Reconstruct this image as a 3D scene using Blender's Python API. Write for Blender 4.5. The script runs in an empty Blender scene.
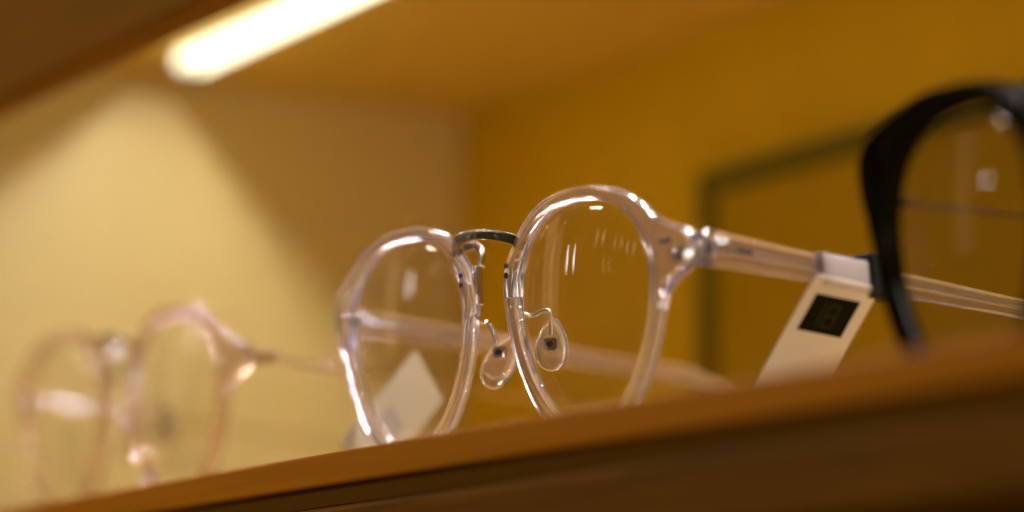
import bpy, math, random
from mathutils import Vector, Matrix
sc = bpy.context.scene
col = sc.collection
random.seed(4)
R = math.radians
MM = 0.001

# ------------------------------------------------------------------ camera
def cam_axes(yaw, pitch, roll):
    fw = Vector((-math.sin(yaw)*math.cos(pitch), math.cos(yaw)*math.cos(pitch), math.sin(pitch)))
    rt = Vector((math.cos(yaw), math.sin(yaw), 0))
    up = rt.cross(fw)
    return rt*math.cos(roll)+up*math.sin(roll), up*math.cos(roll)-rt*math.sin(roll), fw
rt, up, fw = cam_axes(1.02130217, 0.171985539, 0.0126597422)
cam_d = bpy.data.cameras.new('camera')
cam = bpy.data.objects.new('camera', cam_d); col.objects.link(cam)
cam.matrix_world = Matrix(((rt.x, up.x, -fw.x, .53147), (rt.y, up.y, -fw.y, -.32096), (rt.z, up.z, -fw.z, -.06483), (0, 0, 0, 1)))
cam_d.sensor_width = 36; cam_d.lens = 103.58
cam_d.clip_start = .01; cam_d.clip_end = 100
cam_d.dof.use_dof = True; cam_d.dof.focus_distance = .621; cam_d.dof.aperture_fstop = 4.9
sc.camera = cam

# ------------------------------------------------------------------ world, light, exposure
w = bpy.data.worlds.new('World'); sc.world = w; w.use_nodes = True
bg = w.node_tree.nodes['Background']; bg.inputs[0].default_value = (1, .68, .30, 1); bg.inputs[1].default_value = .055
def area_lamp(name, loc, target, sx, sy, power, color, spread=180):
    d = bpy.data.lights.new(name, 'AREA'); d.shape = 'RECTANGLE'; d.size = sx; d.size_y = sy
    d.energy = power; d.color = color; d.spread = R(spread)
    o = bpy.data.objects.new(name, d); col.objects.link(o)
    o.location = loc; v = Vector(target)-Vector(loc)
    o.rotation_euler = v.to_track_quat('-Z', 'Y').to_euler() if abs(v.x)+abs(v.y) > 1e-6 else (0, 0, 0)
    return o
TUBE_X0, TUBE_X1, TUBE_Y, TUBE_Z = -.325, .32, .079, .158
TUBE_B = 159.0                   # underside of the glowing profile, mm above the shelf
area_lamp('shop_spot_lamp', (-1.466, -.97, .352), (.03, 0, .037), .016, .085, .06, (1, .95, .85))
area_lamp('column_streak_lamp', (-1.76, -.86, .36), (.024, 0, .03), .14, .5, .13, (1, .62, .30))  # added lamp, gives the lens streak a pale shop column would reflect
area_lamp('tag_fill_lamp', (1.75, -.22, .05), (.08, 0, 0), 1.1, 1.1, 10, (1, .99, .95))  # added fill from the right, whitens the tag and spares the shelf edge
area_lamp('shelf_edge_fill_lamp', (-.70, -.62, .40), (-.05, -.03, -.01), .08, .08, 1.3, (1, .82, .60))  # added fill, brightens the shelf edge at the left and fades rightwards
for k, (dx, dy, dz, p) in enumerate(((-.73, -.67, .215, .010), (-.655, -.74, .195, .006), (-.60, -.777, .175, .009), (-.69, -.70, .14, .004))):
    area_lamp('shop_far_lamp', (.04+2.2*dx, 2.2*dy, .035+2.2*dz), (.04, 0, .035), .03, .06, p, (1, .8, .55))
vs = sc.view_settings
vs.view_transform = 'Standard'; vs.look = 'None'; vs.exposure = .42; vs.gamma = 1
cy = sc.cycles
cy.max_bounces = 18; cy.diffuse_bounces = 6; cy.glossy_bounces = 8; cy.transmission_bounces = 14; cy.transparent_max_bounces = 24
cy.caustics_reflective = False; cy.caustics_refractive = False
cy.use_denoising = True
cy.sample_clamp_indirect = 0

# ------------------------------------------------------------------ materials
def mat(name):
    m = bpy.data.materials.new(name); m.use_nodes = True
    return m, m.node_tree, m.node_tree.nodes['Principled BSDF']
def plain(name, c, rough=.5, metal=0, bump=0, bscale=400, coat=0, spec=.5):
    m, t, b = mat(name)
    b.inputs['Base Color'].default_value = (*c, 1); b.inputs['Roughness'].default_value = rough; b.inputs['Metallic'].default_value = metal
    b.inputs['Coat Weight'].default_value = coat; b.inputs['Specular IOR Level'].default_value = spec
    if bump:
        n = t.nodes.new('ShaderNodeTexNoise'); n.inputs['Scale'].default_value = bscale; n.inputs['Detail'].default_value = 6
        tc = t.nodes.new('ShaderNodeTexCoord'); t.links.new(tc.outputs['Object'], n.inputs['Vector'])
        bp = t.nodes.new('ShaderNodeBump'); bp.inputs['Strength'].default_value = bump; bp.inputs['Distance'].default_value = .0004
        t.links.new(n.outputs['Fac'], bp.inputs['Height']); t.links.new(bp.outputs['Normal'], b.inputs['Normal'])
    return m
def wood(name, c1, c2, rough=.4, stretch=(2, 60, 60), contrast=(.3, .7)):
    m, t, b = mat(name)
    tc = t.nodes.new('ShaderNodeTexCoord'); mp = t.nodes.new('ShaderNodeMapping')
    mp.inputs['Scale'].default_value = stretch
    t.links.new(tc.outputs['Object'], mp.inputs['Vector'])
    n = t.nodes.new('ShaderNodeTexNoise'); n.inputs['Scale'].default_value = 6; n.inputs['Detail'].default_value = 8; n.inputs['Distortion'].default_value = .6
    t.links.new(mp.outputs['Vector'], n.inputs['Vector'])
    r = t.nodes.new('ShaderNodeValToRGB')
    r.color_ramp.elements[0].position = contrast[0]; r.color_ramp.elements[1].position = contrast[1]
    r.color_ramp.elements[0].color = (*c1, 1); r.color_ramp.elements[1].color = (*c2, 1)
    t.links.new(n.outputs['Fac'], r.inputs['Fac']); t.links.new(r.outputs['Color'], b.inputs['Base Color'])
    b.inputs['Roughness'].default_value = rough; b.inputs['Specular IOR Level'].default_value = .06
    bp = t.nodes.new('ShaderNodeBump'); bp.inputs['Strength'].default_value = .25; bp.inputs['Distance'].default_value = .0002
    t.links.new(n.outputs['Fac'], bp.inputs['Height']); t.links.new(bp.outputs['Normal'], b.inputs['Normal'])
    return m
def glass(name, c, rough=.02, ior=1.49, milk=0, thin=0):
    m = bpy.data.materials.new(name); m.use_nodes = True; t = m.node_tree
    t.nodes.remove(t.nodes['Principled BSDF'])
    g = t.nodes.new('ShaderNodeBsdfGlass'); g.inputs['Color'].default_value = (*c, 1); g.inputs['Roughness'].default_value = rough; g.inputs['IOR'].default_value = ior
    if milk:
        d = t.nodes.new('ShaderNodeBsdfTranslucent'); d.inputs[0].default_value = (*c, 1)
        d2 = t.nodes.new('ShaderNodeBsdfDiffuse'); d2.inputs[0].default_value = (*c, 1)
        a = t.nodes.new('ShaderNodeMixShader'); a.inputs[0].default_value = .5; t.links.new(d.outputs[0], a.inputs[1]); t.links.new(d2.outputs[0], a.inputs[2])
        b = t.nodes.new('ShaderNodeMixShader'); b.inputs[0].default_value = milk; t.links.new(g.outputs[0], b.inputs[1]); t.links.new(a.outputs[0], b.inputs[2])
        g = b
    if thin:
        x = t.nodes.new('ShaderNodeBsdfTransparent'); x.inputs[0].default_value = (*c, 1)
        b = t.nodes.new('ShaderNodeMixShader'); b.inputs[0].default_value = thin; t.links.new(g.outputs[0], b.inputs[1]); t.links.new(x.outputs[0], b.inputs[2])
        g = b
    t.links.new(g.outputs[0], t.nodes['Material Output'].inputs[0])
    return m
def lens_mat(name, tint, fac=1.0):
    m = bpy.data.materials.new(name); m.use_nodes = True; t = m.node_tree
    t.nodes.remove(t.nodes['Principled BSDF'])
    tr = t.nodes.new('ShaderNodeBsdfTransparent'); tr.inputs[0].default_value = (*tint, 1)
    gl = t.nodes.new('ShaderNodeBsdfGlossy'); gl.inputs['Roughness'].default_value = .015; gl.inputs[0].default_value = (1, 1, 1, 1)
    fr = t.nodes.new('ShaderNodeFresnel'); geo = t.nodes.new('ShaderNodeNewGeometry')
    io = t.nodes.new('ShaderNodeMapRange'); io.inputs['To Min'].default_value = 1.5; io.inputs['To Max'].default_value = 1/1.5
    t.links.new(geo.outputs['Backfacing'], io.inputs['Value']); t.links.new(io.outputs[0], fr.inputs[0])
    k = t.nodes.new('ShaderNodeMath'); k.operation = 'MULTIPLY'; k.inputs[1].default_value = fac
    mx = t.nodes.new('ShaderNodeMixShader')
    t.links.new(fr.outputs[0], k.inputs[0]); t.links.new(k.outputs[0], mx.inputs[0])
    t.links.new(tr.outputs[0], mx.inputs[1]); t.links.new(gl.outputs[0], mx.inputs[2])
    t.links.new(mx.outputs[0], t.nodes['Material Output'].inputs[0])
    return m
M = {}
M['end'] = plain('cream_wall', (.67, .515, .155), .6, bump=.15, bscale=900)
M['back'] = wood('honey_back_panel', (.63, .41, .008), (.71, .465, .012), .5, (3, 40, 3))
M['ceil'] = wood('honey_ceiling', (.72, .52, .10), (.78, .56, .12), .5, (3, 40, 40))
M['board'] = wood('orange_shelf_board', (.74, .255, .002), (.86, .30, .003), .45, (2.5, 60, 60))
M['top'] = wood('shelf_bounce_sheet', (.48, .28, .06), (.54, .32, .07), .4, (2.5, 60, 60))  # tone chosen for the light it bounces up, out of view
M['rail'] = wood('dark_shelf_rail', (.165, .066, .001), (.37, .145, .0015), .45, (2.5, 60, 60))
M['shadow_gap'] = plain('dark_reveal', (.20, .08, .001), .7, spec=.04)
M['fascia'] = wood('dark_fascia', (.30, .13, .002), (.42, .17, .003), .7, (2.5, 60, 60))
M['frame'] = plain('dark_green_frame', (.14, .12, .004), .5, spec=.1)
M['tint'] = wood('tinted_panel', (.42, .265, .003), (.48, .305, .004), .5, (3, 40, 3))
M['alu'] = plain('matt_aluminium', (.55, .5, .42), .4, .6)
M['acetate'] = glass('clear_pinkish_acetate', (1.0, .965, .97), .002, 1.51, .09)
M['faint'] = glass('thin_rose_acetate', (1.0, .95, .93), .006, 1.35, .0, .9)
M['rose'] = glass('clear_rose_acetate', (1.0, .925, .91), .004, 1.5, .06, .42)
def black_acetate():
    m = bpy.data.materials.new('black_acetate'); m.use_nodes = True; t = m.node_tree
    t.nodes.remove(t.nodes['Principled BSDF'])
    d = t.nodes.new('ShaderNodeBsdfDiffuse'); d.inputs[0].default_value = (.006, .0055, .002, 1)
    g = t.nodes.new('ShaderNodeBsdfGlossy'); g.inputs[0].default_value = (1, .95, .85, 1); g.inputs['Roughness'].default_value = .10
    x = t.nodes.new('ShaderNodeMixShader'); x.inputs[0].default_value = .006
    t.links.new(d.outputs[0], x.inputs[1]); t.links.new(g.outputs[0], x.inputs[2]); t.links.new(x.outputs[0], t.nodes['Material Output'].inputs[0])
    return m
M['black'] = black_acetate()
M['silver'] = plain('silver_metal', (.78, .74, .68), .14, 1)
M['dimmed_silver'] = plain('silver_dark_reflection', (.30, .27, .22), .12, 1, bump=1.0, bscale=420)  # silver bridge, its dark reflections put into the base colour
M['screw'] = plain('brown_screw', (.10, .07, .035), .3, .7)
M['darkmetal'] = plain('dark_metal', (.03, .026, .02), .3, .6)
M['lens'] = lens_mat('clear_demo_lens', (.985, .98, .96), .8)
M['dlens'] = lens_mat('tinted_demo_lens', (.86, .86, .80), .35)
M['pad'] = glass('clear_silicone', (1.0, .95, .86), .08, 1.41, .14)
def vellum():
    m, t, b = mat('translucent_wrap')
    b.inputs['Base Color'].default_value = (.86, .77, .70, 1); b.inputs['Roughness'].default_value = .5
    x = t.nodes.new('ShaderNodeBsdfTransparent'); mx = t.nodes.new('ShaderNodeMixShader'); mx.inputs[0].default_value = .45
    t.links.new(b.outputs[0], mx.inputs[1]); t.links.new(x.outputs[0], mx.inputs[2]); t.links.new(mx.outputs[0], t.nodes['Material Output'].inputs[0])
    return m
M['wrap'] = vellum()
M['cream'] = plain('cream_card', (.66, .56, .36), .7)
M['print'] = plain('pale_print', (.50, .42, .32), .7)
M['paper'] = plain('cream_paper', (.88, .85, .83), .7, bump=.1)
M['ink'] = plain('black_print', (.008, .0078, .002), .6, spec=.08)
M['mark'] = plain('faint_print', (.04, .037, .008), .6, spec=.08)
M['band'] = plain('black_rubber', (.012, .011, .007), .6, bump=.3, bscale=1500)
def glow(name, c, strength):
    m = bpy.data.materials.new(name); m.use_nodes = True; t = m.node_tree
    t.nodes.remove(t.nodes['Principled BSDF'])
    e = t.nodes.new('ShaderNodeEmission'); e.inputs[0].default_value = (*c, 1); e.inputs[1].default_value = strength
    t.links.new(e.outputs[0], t.nodes['Material Output'].inputs[0])
    return m
M['led'] = glow('lamp_diffuser', (1, .95, .64), 2.7)
M['chip'] = glow('led_chip', (1, 1, 1.2), 425)

# ------------------------------------------------------------------ mesh helpers (all lengths in millimetres)
class MB:
    def __init__(self): self.v = []; self.f = []
    def add(self, vs, fs):
        n = len(self.v); self.v += [tuple(p) for p in vs]; self.f += [tuple(n+i for i in f) for f in fs]; return self
    def build(self, name, m, parent=None, smooth=True, bevel=0, weighted=False):
        me = bpy.data.meshes.new(name)
        me.from_pydata([(a*MM, b*MM, c*MM) for a, b, c in self.v], [], self.f); me.validate(); me.update()
        import bmesh
        bm = bmesh.new(); bm.from_mesh(me); bmesh.ops.recalc_face_normals(bm, faces=bm.faces); bm.to_mesh(me); bm.free()
        me.materials.append(m)
        if smooth: me.polygons.foreach_set('use_smooth', [True]*len(me.polygons))
        o = bpy.data.objects.new(name, me); col.objects.link(o); o.parent = parent
        if bevel:
            b = o.modifiers.new('bevel', 'BEVEL'); b.width = bevel*MM; b.segments = 3; b.limit_method = 'ANGLE'
        if weighted:
            b = o.modifiers.new('weighted_normal', 'WEIGHTED_NORMAL'); b.weight = 80
        return o
def box(x0, x1, y0, y1, z0, z1):
    return MB().add([(x0, y0, z0), (x1, y0, z0), (x1, y1, z0), (x0, y1, z0), (x0, y0, z1), (x1, y0, z1), (x1, y1, z1), (x0, y1, z1)],
                    [(0, 3, 2, 1), (4, 5, 6, 7), (0, 1, 5, 4), (1, 2, 6, 5), (2, 3, 7, 6), (3, 0, 4, 7)])
def round_section(w, h, r, n=4):
    """rounded rectangle, w by h, corner radius r"""
    out = []
    r = min(r, w/2*.98, h/2*.98)
    for cx, cz, a0 in ((w/2-r, h/2-r, 0), (-w/2+r, h/2-r, 90), (-w/2+r, -h/2+r, 180), (w/2-r, -h/2+r, 270)):
        for k in range(n+1):
            a = R(a0+90*k/n); out.append((cx+r*math.cos(a), cz+r*math.sin(a)))
    return out
def catmull(pts, n=8):
    P = [Vector(p) for p in pts]; P = [P[0]*2-P[1]]+P+[P[-1]*2-P[-2]]
    out = []
    for i in range(1, len(P)-2):
        for k in range(n):
            t = k/n
            out.append(.5*((2*P[i])+(P[i+1]-P[i-1])*t+(2*P[i-1]-5*P[i]+4*P[i+1]-P[i+2])*t*t+(3*P[i]-P[i-1]-3*P[i+1]+P[i+2])*t**3))
    out.append(P[-2]); return out
def sweep(path, sections, side):
    """sections: list of point lists (a along 'side', b along the other normal), one per path point"""
    mb = MB(); n = len(sections[0]); vs = []; fs = []
    side = Vector(side)
    for i, p in enumerate(path):
        t = (path[min(i+1, len(path)-1)]-path[max(i-1, 0)]).normalized()
        s = (side-t*side.dot(t)).normalized(); u = t.cross(s)
        for a, b in sections[i]: vs.append(p+s*a+u*b)
    for i in range(len(path)-1):
        for k in range(n):
            a = i*n+k; b = i*n+(k+1) % n
            fs.append((a, b, b+n, a+n))
    fs.append(tuple(range(n))); fs.append(tuple(range((len(path)-1)*n, len(path)*n)))
    return mb.add(vs, fs)
def tube(pts, rad, side=(0, 0, 1), n=10, flat=1.0, seg=8):
    path = catmull(pts, seg)
    return sweep(path, [[(rad*math.cos(2*math.pi*k/n), flat*rad*math.sin(2*math.pi*k/n)) for k in range(n)]]*len(path), side)
def interp(tab, x):
    if x <= tab[0][0]: return tab[0][1]
    for (a, b), (c, d) in zip(tab, tab[1:]):
        if x <= c: 
            t = (x-a)/(c-a); return b+(d-b)*t
    return tab[-1][1]
def empty(name, loc, rot, label, cat, group=None):
    o = bpy.data.objects.new(name, None); col.objects.link(o); o.empty_display_size = .02
    o.location = loc
    o.rotation_mode = 'XYZ'; o.rotation_euler = rot
    tag(o, label, cat, group); return o
def tag(o, label=None, cat=None, group=None, kind=None):
    if label: o['label'] = label
    if cat: o['category'] = cat
    if group: o['group'] = group
    if kind: o['kind'] = kind
    return o

# ------------------------------------------------------------------ the setting: niche of a wall display
XE, YB, ZC = -354, 200, 163.5
tag(box(XE-12, XE, -60, YB+12, -20, 230).build('end_wall', M['end'], smooth=False), kind='structure')
tag(box(XE+.5, 900, YB, YB+12, -20, 230).build('back_wall', M['back'], smooth=False), kind='structure')
tag(box(XE+.5, 900, -19, YB-.5, ZC, ZC+14).build('ceiling', M['ceil'], smooth=False), kind='structure')
tag(box(XE+.5, 900, -31, -19.5, 113.5, 240).build('fascia', M['fascia'], smooth=False, bevel=1.5), 'dark brown wooden fascia hanging along the front of the niche ceiling', 'fascia')

shelf = empty('display_shelf', (0, 0, 0), (0, 0, 0), 'orange brown wooden display shelf with grooved front edge under the glasses', 'shelf')
bd = box(XE+1, 900, -31, YB-1, -6.8, 0)
bd.build('board', M['board'], shelf, smooth=False, bevel=.7)
box(XE+1, 900, -27, YB-1, .01, .2).build('bounce_sheet', M['top'], shelf, smooth=False)  # added unseen sheet over the board, keeps bounced light less orange
box(XE+1, 900, -29.2, YB-1, -11, -7).build('groove', M['shadow_gap'], shelf, smooth=False)
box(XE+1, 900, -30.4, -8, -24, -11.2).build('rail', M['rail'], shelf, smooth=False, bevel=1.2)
box(XE+1, 900, -22, -9, -31, -24.2).build('lower_lip', M['shadow_gap'], shelf, smooth=False)

lt = empty('led_tube', (0, TUBE_Y, TUBE_Z), (0, 0, 0), 'bright white linear tube lamp fixed under the niche ceiling', 'lamp')
x0, x1 = TUBE_X0*1000, TUBE_X1*1000
TZ = TUBE_Z*1000
for sg in (-1, 1):                 # two frosted glowing side walls, open underneath
    box(x0, x1, min(sg*3.6, sg*4.3), max(sg*3.6, sg*4.3), TUBE_B-TZ, 163.2-TZ).build('diffuser', M['led'], lt, smooth=False)
box(x0, x1, -3.5, 3.5, 162.8-TZ, 163.2-TZ).build('housing', M['alu'], lt, smooth=False)
k = x0+25
chip = None
while k < x1-5:                    # the LED chips on the housing, 25 mm apart
    if chip is None: chip = box(-6, 6, -.6, .6, 0, .3).build('led_chip', M['chip'], lt, smooth=False); c = chip
    else: c = chip.copy(); col.objects.link(c); c.parent = lt
    c.location = (k*MM, .4*MM, (162.4-TZ)*MM); k += 25
box(x0-7, x0-.2, -4.4, 4.4, TUBE_B-.3-TZ, 163.2-TZ).build('end_cap', M['alu'], lt, smooth=False, bevel=.6)

pn = empty('framed_panel', (0, YB*MM, 0), (0, 0, 0), 'dark green framed panel mounted on the amber back wall', 'panel')
FX0, FX1, FZ0, FZ1, FW = -203.5, 500, 2, 117.5, 6.2
box(FX0+FW, FX1-FW, -1.2, -.3, FZ0+FW, FZ1-FW).build('panel', M['tint'], pn, smooth=False)
fr = MB()
for bx in (box(FX0, FX0+FW, -4, -.4, FZ0, FZ1), box(FX1-FW, FX1, -4, -.4, FZ0, FZ1), box(FX0+FW, FX1-FW, -4, -.4, FZ1-FW, FZ1), box(FX0+FW, FX1-FW, -4, -.4, FZ0, FZ0+FW)):
    fr.add(bx.v, bx.f)
fr.build('frame', M['frame'], pn, smooth=False)

# ------------------------------------------------------------------ eyeglasses
COEF = (.131592, .0545553, .47723, -.114063, .0849793, 1.15423, -.174673, .044071)
HALF = 34.17
BASE = 28.0                      # lens centre above the shelf, mm
def r_clear(th):
    r = 23.667
    for k in range(1, 5): r += COEF[2*k-2]*math.cos(k*th)+COEF[2*k-1]*math.sin(k*th)
    return r
EXTRA_CLEAR = [(-40, 0), (-15, 0), (-5, .2), (0, .9), (5, 3.2), (8, 6), (10, 7.5), (12, 8.2), (17, 8.4), (20, 7.6), (23, 5.8), (27, 3.6), (31, 2.2), (36, 1.2), (45, .6), (55, .2), (70, 0),
               (145, 0), (152, .8), (160, 1.1), (168, .9), (178, 0), (400, 0)]
def wrap_deg(a): return (a+180) % 360-180 if a < -40 or a > 320 else a
def rim(side, rfun, b, th, extra, n=220, yback=None, rr=.62, groove=False):
    mb = MB(); vs = []; fs = []; m = None
    for i in range(n):
        a = 2*math.pi*i/n; deg = math.degrees(a)
        d = deg-360 if deg > 320 else deg
        ri = rfun(a); ro = ri+b+interp(extra, d)
        sec = round_section(ro-ri, th, rr, 3); hw = (ro-ri)/2
        if groove: sec = sec[:8]+[(-hw, .55), (-hw+.75, 0), (-hw, -.55)]+sec[8:]
        m = len(sec); c = (ri+ro)/2
        for s, y in sec:
            r = c+s
            u = r*math.cos(a); dy = 0
            if yback and u > 27: dy = yback*((u-27)/8)**1.5
            vs.append((side*(HALF+u), y+dy, BASE+r*math.sin(a)))
    for i in range(n):
        for k in range(m):
            a = i*m+k; b_ = i*m+(k+1) % m; c = ((i+1) % n)*m+(k+1) % m; d = ((i+1) % n)*m+k
            fs.append((a, b_, c, d))
    return mb.add(vs, fs)
def lens(side, rfun, extra_r=.5, thick=1.7, curve=125, n=120, rings=10):
    mb = MB(); vs = []; fs = []
    for s, y0 in ((0, -1.9), (1, -1.9+thick)):
        base = len(vs); vs.append((side*HALF, y0, BASE))
        for k in range(1, rings+1):
            for i in range(n):
                a = 2*math.pi*i/n; r = (rfun(a)+extra_r)*k/rings
                vs.append((side*(HALF+r*math.cos(a)), y0+r*r/(2*curve), BASE+r*math.sin(a)))
        for i in range(n):
            fs.append((base, base+1+i, base+1+(i+1) % n))
            for k in range(rings-1):
                p = base+1+k*n
                fs.append((p+i, p+(i+1) % n, p+n+(i+1) % n, p+n+i))
    t = len(vs)//2
    for i in range(n):
        a = 1+(rings-1)*n+i; b = 1+(rings-1)*n+(i+1) % n
        fs.append((a, b, b+t, a+t))
    return mb.add(vs, fs)
def temple(side, x, y0, z0, slope, hs, th, length=146, drop=30):
    pts = []; sec = []
    N = 46
    for i in range(N+1):
        y = y0+(length-y0)*i/N
        z = z0-slope*(y-y0)
        if y > 100: z -= drop*((y-100)/(length-100))**1.7
        xx = x-.02*max(0, y-60)
        pts.append(Vector((side*xx, y, BASE+z))); sec.append(round_section(th, interp(hs, y), .9, 3))
    return sweep(pts, sec, (1, 0, 0))
def drop_pad(side, cx, cy, cz, normal, w, h, t, lean=0, upvec=None):
    """teardrop nose pad: outline in its own plane, domed"""
    nrm = Vector(normal).normalized(); upv = Vector(upvec or (lean*side, 0, 1)); upv = (upv-nrm*upv.dot(nrm)).normalized(); sx = upv.cross(nrm)
    mb = MB(); vs = []; fs = []; n = 40; rings = 6
    c = Vector((cx, cy, cz))
    def outline(a):
        wv = math.cos(a)*w/2; hv = math.sin(a)*h/2
        return wv*(1-.30*math.sin(a)), hv
    for s in (-1, 1):
        base = len(vs); vs.append(c+nrm*s*t/2)
        for k in range(1, rings+1):
            q = k/rings
            for i in range(n):
                a, b = outline(2*math.pi*i/n)
                vs.append(c+sx*a*q+upv*b*q+nrm*s*t/2*math.sqrt(max(0, 1-q**4)))
        for i in range(n):
            fs.append((base, base+1+i, base+1+(i+1) % n))
            for k in range(rings-1):
                p = base+1+k*n; fs.append((p+i, p+(i+1) % n, p+n+(i+1) % n, p+n+i))
    o = len(vs)//2
    for i in range(n):
        a = 1+(rings-1)*n+i; b = 1+(rings-1)*n+(i+1) % n; fs.append((a, b, b+o, a+o))
    return mb.add(vs, fs)

def build_clear(root, fm, lm, slim=False):
    q = .4 if slim else 1
    for s in (-1, 1):
        rm = rim(s, r_clear, 2.95, 3.1, EXTRA_CLEAR, yback=3.0, groove=True).build('rim', fm, root, weighted=True)
        # metal plate and pins let into the rim on the nose side
        pl = MB()
        x = s*(HALF-27.2)
        b1 = box(x-.45, x+.45, .2, 2.3, BASE+5.0, BASE+13.6); pl.add(b1.v, b1.f)
        pl.build('bridge_plate', M['silver'], rm, smooth=False, bevel=.25)
        for dz in (9.7, 11.8):
            xx = 8.0 if s > 0 else -9.9
            tube([(xx-.5, -.9, BASE+dz), (xx, -.9, BASE+dz), (xx+.45, -.9, BASE+dz)], .62, (0, 0, 1), 10).build('pin', M['darkmetal'], rm)
        hg = MB()
        for bx in (box(min(s*68.9, s*71.2), max(s*68.9, s*71.2), 2.4, 9.5, BASE+6.6, BASE+9.6),):
            hg.add(bx.v, bx.f)
        hg.build('hinge', M['silver'], root, smooth=False, bevel=.4)
        if not slim:
            hp = [Vector((s*63.6, .8, BASE+7.2)), Vector((s*66.0, 1.5, BASE+7.4)), Vector((s*68.4, 2.9, BASE+7.6))]
            sweep(hp, [round_section(3.0, .7, .3, 3)]*3, (0, 0, 1)).build('hinge_plate', M['silver'], rm)
            for xx in (62.0, 63.7):
                tube([(s*xx, -.3, BASE+10.4), (s*xx, .3, BASE+10.4), (s*xx, .9, BASE+10.4)], .5, (0, 0, 1), 8).build('rivet', M['darkmetal'], rm)
        lens(s, r_clear).build('lens', lm, root)
        tp = temple(s, 70.3, 3.5, 8.4, .133, [(2, 7.2*(.8 if slim else 1)), (14, 6.3*q), (30, 5.5*q), (53, 4.9*q), (83, 4.0*q), (110, 4.6*q), (140, 6.0*q)], 3.4*q).build('temple', M['faint'] if slim else fm, root, weighted=True)
        core = temple(s, 70.6, 9.6, 7.6, .133, [(2, 1.5), (30, 1.3), (90, .9), (140, .8)], .9, 138, 25).build('core_wire', M['silver'], tp, smooth=False)
        for yy in () if slim else (11.5, 13.8):
            zz = BASE+8.5-.133*(yy-2.6)+.4
            tube([(s*71.4, yy, zz), (s*72.1, yy, zz), (s*72.45, yy, zz)], .5, (0, 0, 1), 8).build('rivet', M['darkmetal'], tp)
        # nose pad on its wire arm
        arm = [(s*8.2, .6, BASE+3.2), (s*8.6, 2.4, BASE+1.6), (s*9.4, 4.0, BASE+1.1), (s*11.0, 5.6, BASE+2.0), (s*11.9, 6.7, BASE+1.7), (s*11.2, 7.3, BASE-.6), (s*10.6, 7.6, BASE-3.2)]
        tube(arm, .48, (0, 0, 1), 10).build('pad_arm', M['silver'], root)
        pd = drop_pad(s, s*9.8, 8.3, BASE-(5.0 if s > 0 else 6.6), ((.6, -.8, 0) if s > 0 else (.45, -.89, .1)), (7.2 if s > 0 else 7.8), (11.4 if s > 0 else 13.6), 2.0, .12, None if s > 0 else (.6, .4, 1)).build('nose_pad', M['pad'], root)
        nv = Vector((.6, -.8, 0) if s > 0 else (.45, -.89, .1)).normalized(); c = Vector((s*9.8, 8.3, BASE-5.0))+nv*.9
        sweep([c-nv*.8, c+nv*.5], [round_section(2.6, 3.0, .6, 3)]*2, (0, 0, 1)).build('pad_mount', M['silver'], pd, smooth=False)
        sweep([c+nv*.52, c+nv*.75], [round_section(1.3, 1.6, .6, 3)]*2, (0, 0, 1)).build('pad_screw', M['screw'], pd, smooth=False)
    br = catmull([(-12.8, .4, BASE+16.6), (-12.2, -.7, BASE+18.2), (-9.5, -1.5, BASE+19.5), (-4, -2.0, BASE+19.8), (1, -2.0, BASE+19.3), (6, -1.6, BASE+18.4), (9.6, -.9, BASE+17.4), (11.8, .3, BASE+16.2)], 8)
    sweep(br, [round_section(2.2, 1.5, .45, 3)]*len(br), (0, 0, 1)).build('bridge', M['silver'] if slim else M['dimmed_silver'], root, weighted=True)
    for s in (-1, 1):
        bb = catmull([(s*11.2, .8, BASE+18.0), (s*9.0, 2.3, BASE+18.2), (s*7.3, 2.6, BASE+16.6), (s*7.0, 2.2, BASE+13.2)], 6)
        sweep(bb, [round_section(.9, 1.7, .35, 3)]*len(bb), (1, 0, 0)).build('bridge_bracket', M['silver'], root)

TILT = (.0818413, .0184965, .0288477)
def glasses_root(name, x, y, label, dyaw=0, dz=0):
    # turns about the foot of the frame, lens plane leaning back a little
    m = Matrix.Rotation(TILT[2]+dyaw, 3, 'Z') @ Matrix.Rotation(TILT[1], 3, 'Y') @ Matrix.Rotation(TILT[0], 3, 'X')
    off = m @ Vector((0, 0, -BASE*MM))
    o = empty(name, (x*MM+off.x, y*MM+off.y, (28.0+dz)*MM+off.z), m.to_euler('XYZ'), label, 'glasses', 'eyeglasses on the shelf')
    return o
g1 = glasses_root('eyeglasses', 0, 0, 'sharp clear pinkish panto eyeglasses with a silver bridge in the middle of the shelf')
build_clear(g1, M['acetate'], M['lens'])
g2 = glasses_root('eyeglasses', -193, 0, 'blurred rose tinted transparent eyeglasses at the far left end of the shelf', dyaw=R(0))
build_clear(g2, M['rose'], M['lens'], True)

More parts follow.
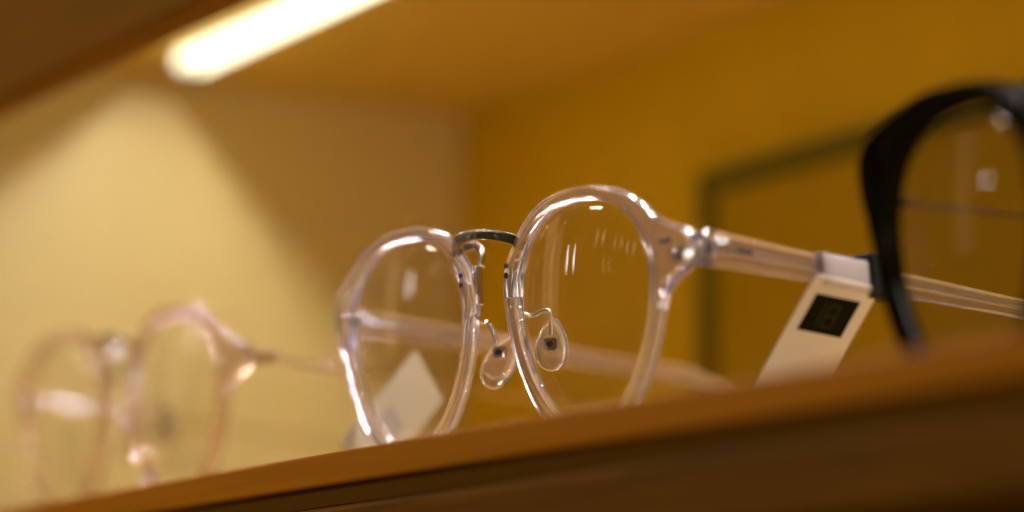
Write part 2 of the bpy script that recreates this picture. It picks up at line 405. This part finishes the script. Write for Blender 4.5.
# black pair, nearest to the camera
def r_dark(th):
    return 24.6+.3*math.cos(2*th)-2.0*math.sin(th)+1.0*math.sin(3*th)-.2*math.cos(4*th)
EXTRA_DARK = [(-50, 0), (-30, .1), (-12, .4), (2, 1.4), (12, 4.0), (18, 7.4), (23, 9.6), (27, 10.2), (32, 9.0), (38, 6.4), (46, 4.0), (58, 1.9), (90, .6), (120, .4), (150, 0), (400, 0)]
g3 = glasses_root('eyeglasses', 176, 4, 'blurred black thick rimmed eyeglasses at the right edge nearest the camera', dyaw=R(-11))
for s in (-1, 1):
    rim(s, r_dark, 3.4, 4.2, EXTRA_DARK, yback=1.5).build('rim', M['black'], g3)
    lens(s, r_dark).build('lens', M['dlens'], g3)
    temple(s, 68.8, 2.5, 10.5, .10, [(2, 3.4), (12, .5), (100, .5), (146, 2.0)], .5).build('temple', M['darkmetal'], g3)
    box(s*67-2.4, s*67+2.4, 1.0, 3.8, BASE+5.6, BASE+10.5).build('hinge', M['silver'], g3, smooth=False, bevel=.4)
    arm = [(s*8.0, .6, BASE+3.2), (s*8.8, 2.6, BASE+1.2), (s*10.5, 5.0, BASE+1.7), (s*11.6, 6.8, BASE+.6), (s*10.6, 7.6, BASE-3.2)]
    tube(arm, .5, (0, 0, 1), 10).build('pad_arm', M['silver'], g3)
    drop_pad(s, s*9.8, 8.3, BASE-5.6, (s*.62, -.78, 0), 7.6, 12.4, 2.0, .12).build('nose_pad', M['pad'], g3)
br = catmull([(-12.2, .4, BASE+16.6), (-8, -1.2, BASE+18.6), (0, -1.8, BASE+19.4), (8, -1.2, BASE+18.6), (12.2, .4, BASE+16.6)], 8)
sweep(br, [round_section(2.2, 2.4, .6, 3)]*len(br), (0, 0, 1)).build('bridge', M['darkmetal'], g3)

# ------------------------------------------------------------------ price tags
def g1_point(x, y, z): return g1.matrix_basis @ Vector((x*MM, y*MM, (BASE+z)*MM))
def card_frame(P0, t, wv):
    """matrix whose X runs along the temple, Y down the card, Z out of its face; origin P0 in glasses space (mm)"""
    t = Vector(t).normalized(); wv = Vector(wv); wv = (wv-t*wv.dot(t)).normalized(); n = t.cross(wv)
    m = Matrix(((t.x, wv.x, n.x, P0[0]*MM), (t.y, wv.y, n.y, P0[1]*MM), (t.z, wv.z, n.z, (BASE+P0[2])*MM), (0, 0, 0, 1)))
    return g1.matrix_basis @ m
bpy.context.view_layer.update()
def loop_band(y0, y1, hx, hz, t, z_of):
    """a band wrapped round the temple between y0 and y1 (glasses space, mm)"""
    mb = MB(); vs = []; fs = []
    ys = [y0+(y1-y0)*k/4 for k in range(5)]
    rings = []
    for (dx, dz) in ((0, 0), (t, t)):
        for y in ys:
            sec = round_section(hx*2+dx*2, hz*2+dz*2, .8, 3)
            rings.append([(70.6+a, y, z_of(y)+b) for a, b in sec])
    n = len(rings[0])
    for r in rings: vs += r
    for L in (0, 5):
        for i in range(4):
            for k in range(n): fs.append(((L+i)*n+k, (L+i)*n+(k+1) % n, (L+i+1)*n+(k+1) % n, (L+i+1)*n+k))
    for i in (0, 4):
        for k in range(n): fs.append((i*n+k, i*n+(k+1) % n, (5+i)*n+(k+1) % n, (5+i)*n+k))
    return mb.add(vs, fs)
def to_local(mb, Mx):
    """from glasses space to the space of the tag root"""
    out = MB(); T = Mx.inverted() @ g1.matrix_basis
    out.add([tuple((T @ Vector((a*MM, b*MM, (BASE+c)*MM)))/MM) for a, b, c in mb.v], mb.f); return out
def price_tag(label, Mx, W, L, sleeve=None, band=None, panel=True, poly=None):
    root = empty('price_tag', (0, 0, 0), (0, 0, 0), label, 'price tag', 'price tags on the temples')
    root.matrix_basis = Mx
    cd = box(0, W, 0, L, 0, .5)
    if poly:
        k = len(poly)
        cd = MB().add([(a, b, 0) for a, b in poly]+[(a, b, .5) for a, b in poly], [tuple(range(k)), tuple(range(k, 2*k))]+[(i, (i+1) % k, k+(i+1) % k, k+i) for i in range(k)])
    cd.build('card', M['cream'] if poly else M['paper'], root, smooth=False, bevel=.15)
    if panel:
        pb = box(2.4, 13.75, 4.1, 12.9, -.05, 0).build('printed_panel', M['ink'], root, smooth=False)
        mk = MB()
        def bar(u0, v0, u1, v1, wd=.42):
            # stroke in panel fractions
            a = Vector((2.4+u0*11.35, 4.1+v0*8.8)); b = Vector((2.4+u1*11.35, 4.1+v1*8.8)); d = (b-a).normalized(); q = Vector((-d.y, d.x))*wd/2; a -= d*wd/2; b += d*wd/2
            P = [a-q, b-q, b+q, a+q]
            mk.add([(p.x, p.y, -.052) for p in P]+[(p.x, p.y, -.075) for p in P], [(0, 3, 2, 1), (4, 5, 6, 7), (0, 1, 5, 4), (1, 2, 6, 5), (2, 3, 7, 6), (3, 0, 4, 7)])
        bar(.32, .23, .32, .80)
        bar(.44, .23, .44, .80); bar(.66, .23, .66, .80)
        bar(.48, .23, .62, .23); bar(.48, .52, .62, .52); bar(.48, .80, .62, .80)
        mk.build('emblem', M['mark'], root, smooth=False)
    if poly: box(4, 10.5, 17, 25, .5, .54).build('printed_panel', M['print'], root, smooth=False); box(4, 10.5, 17, 25, -.04, 0).build('printed_panel', M['print'], root, smooth=False)
    if sleeve: to_local(sleeve, Mx).build('sleeve', M['wrap'], root)
    if band: to_local(band, Mx).build('band', M['band'], root)
    return root
zt = lambda y: 8.5-.133*(y-2.6)
a = R(-40)
near = card_frame((73.2, 29.2, 3.2), (0, 1, -.15), (math.sin(a), 0, -math.cos(a)))
price_tag('white paper price tag with a black square hanging from the near temple', near, 16.8, 40,
          loop_band(31.5, 43.2, 1.95, 3.0, .3, lambda y: zt(y)-.1), loop_band(43.5, 49.5, 2.5, 3.9, .5, lambda y: zt(y)+.3))
far = card_frame((-68.0, 22.4, 1.1), (-1.8, 8.3, -11.7), (11.7, -27.8, -23.3))
price_tag('blurred white paper tag behind the left lens of the clear pair', far, 14.5, 38, panel=False, poly=[(0, 0), (0, 38), (6.6, 38), (14.5, 28), (14.5, 0)])
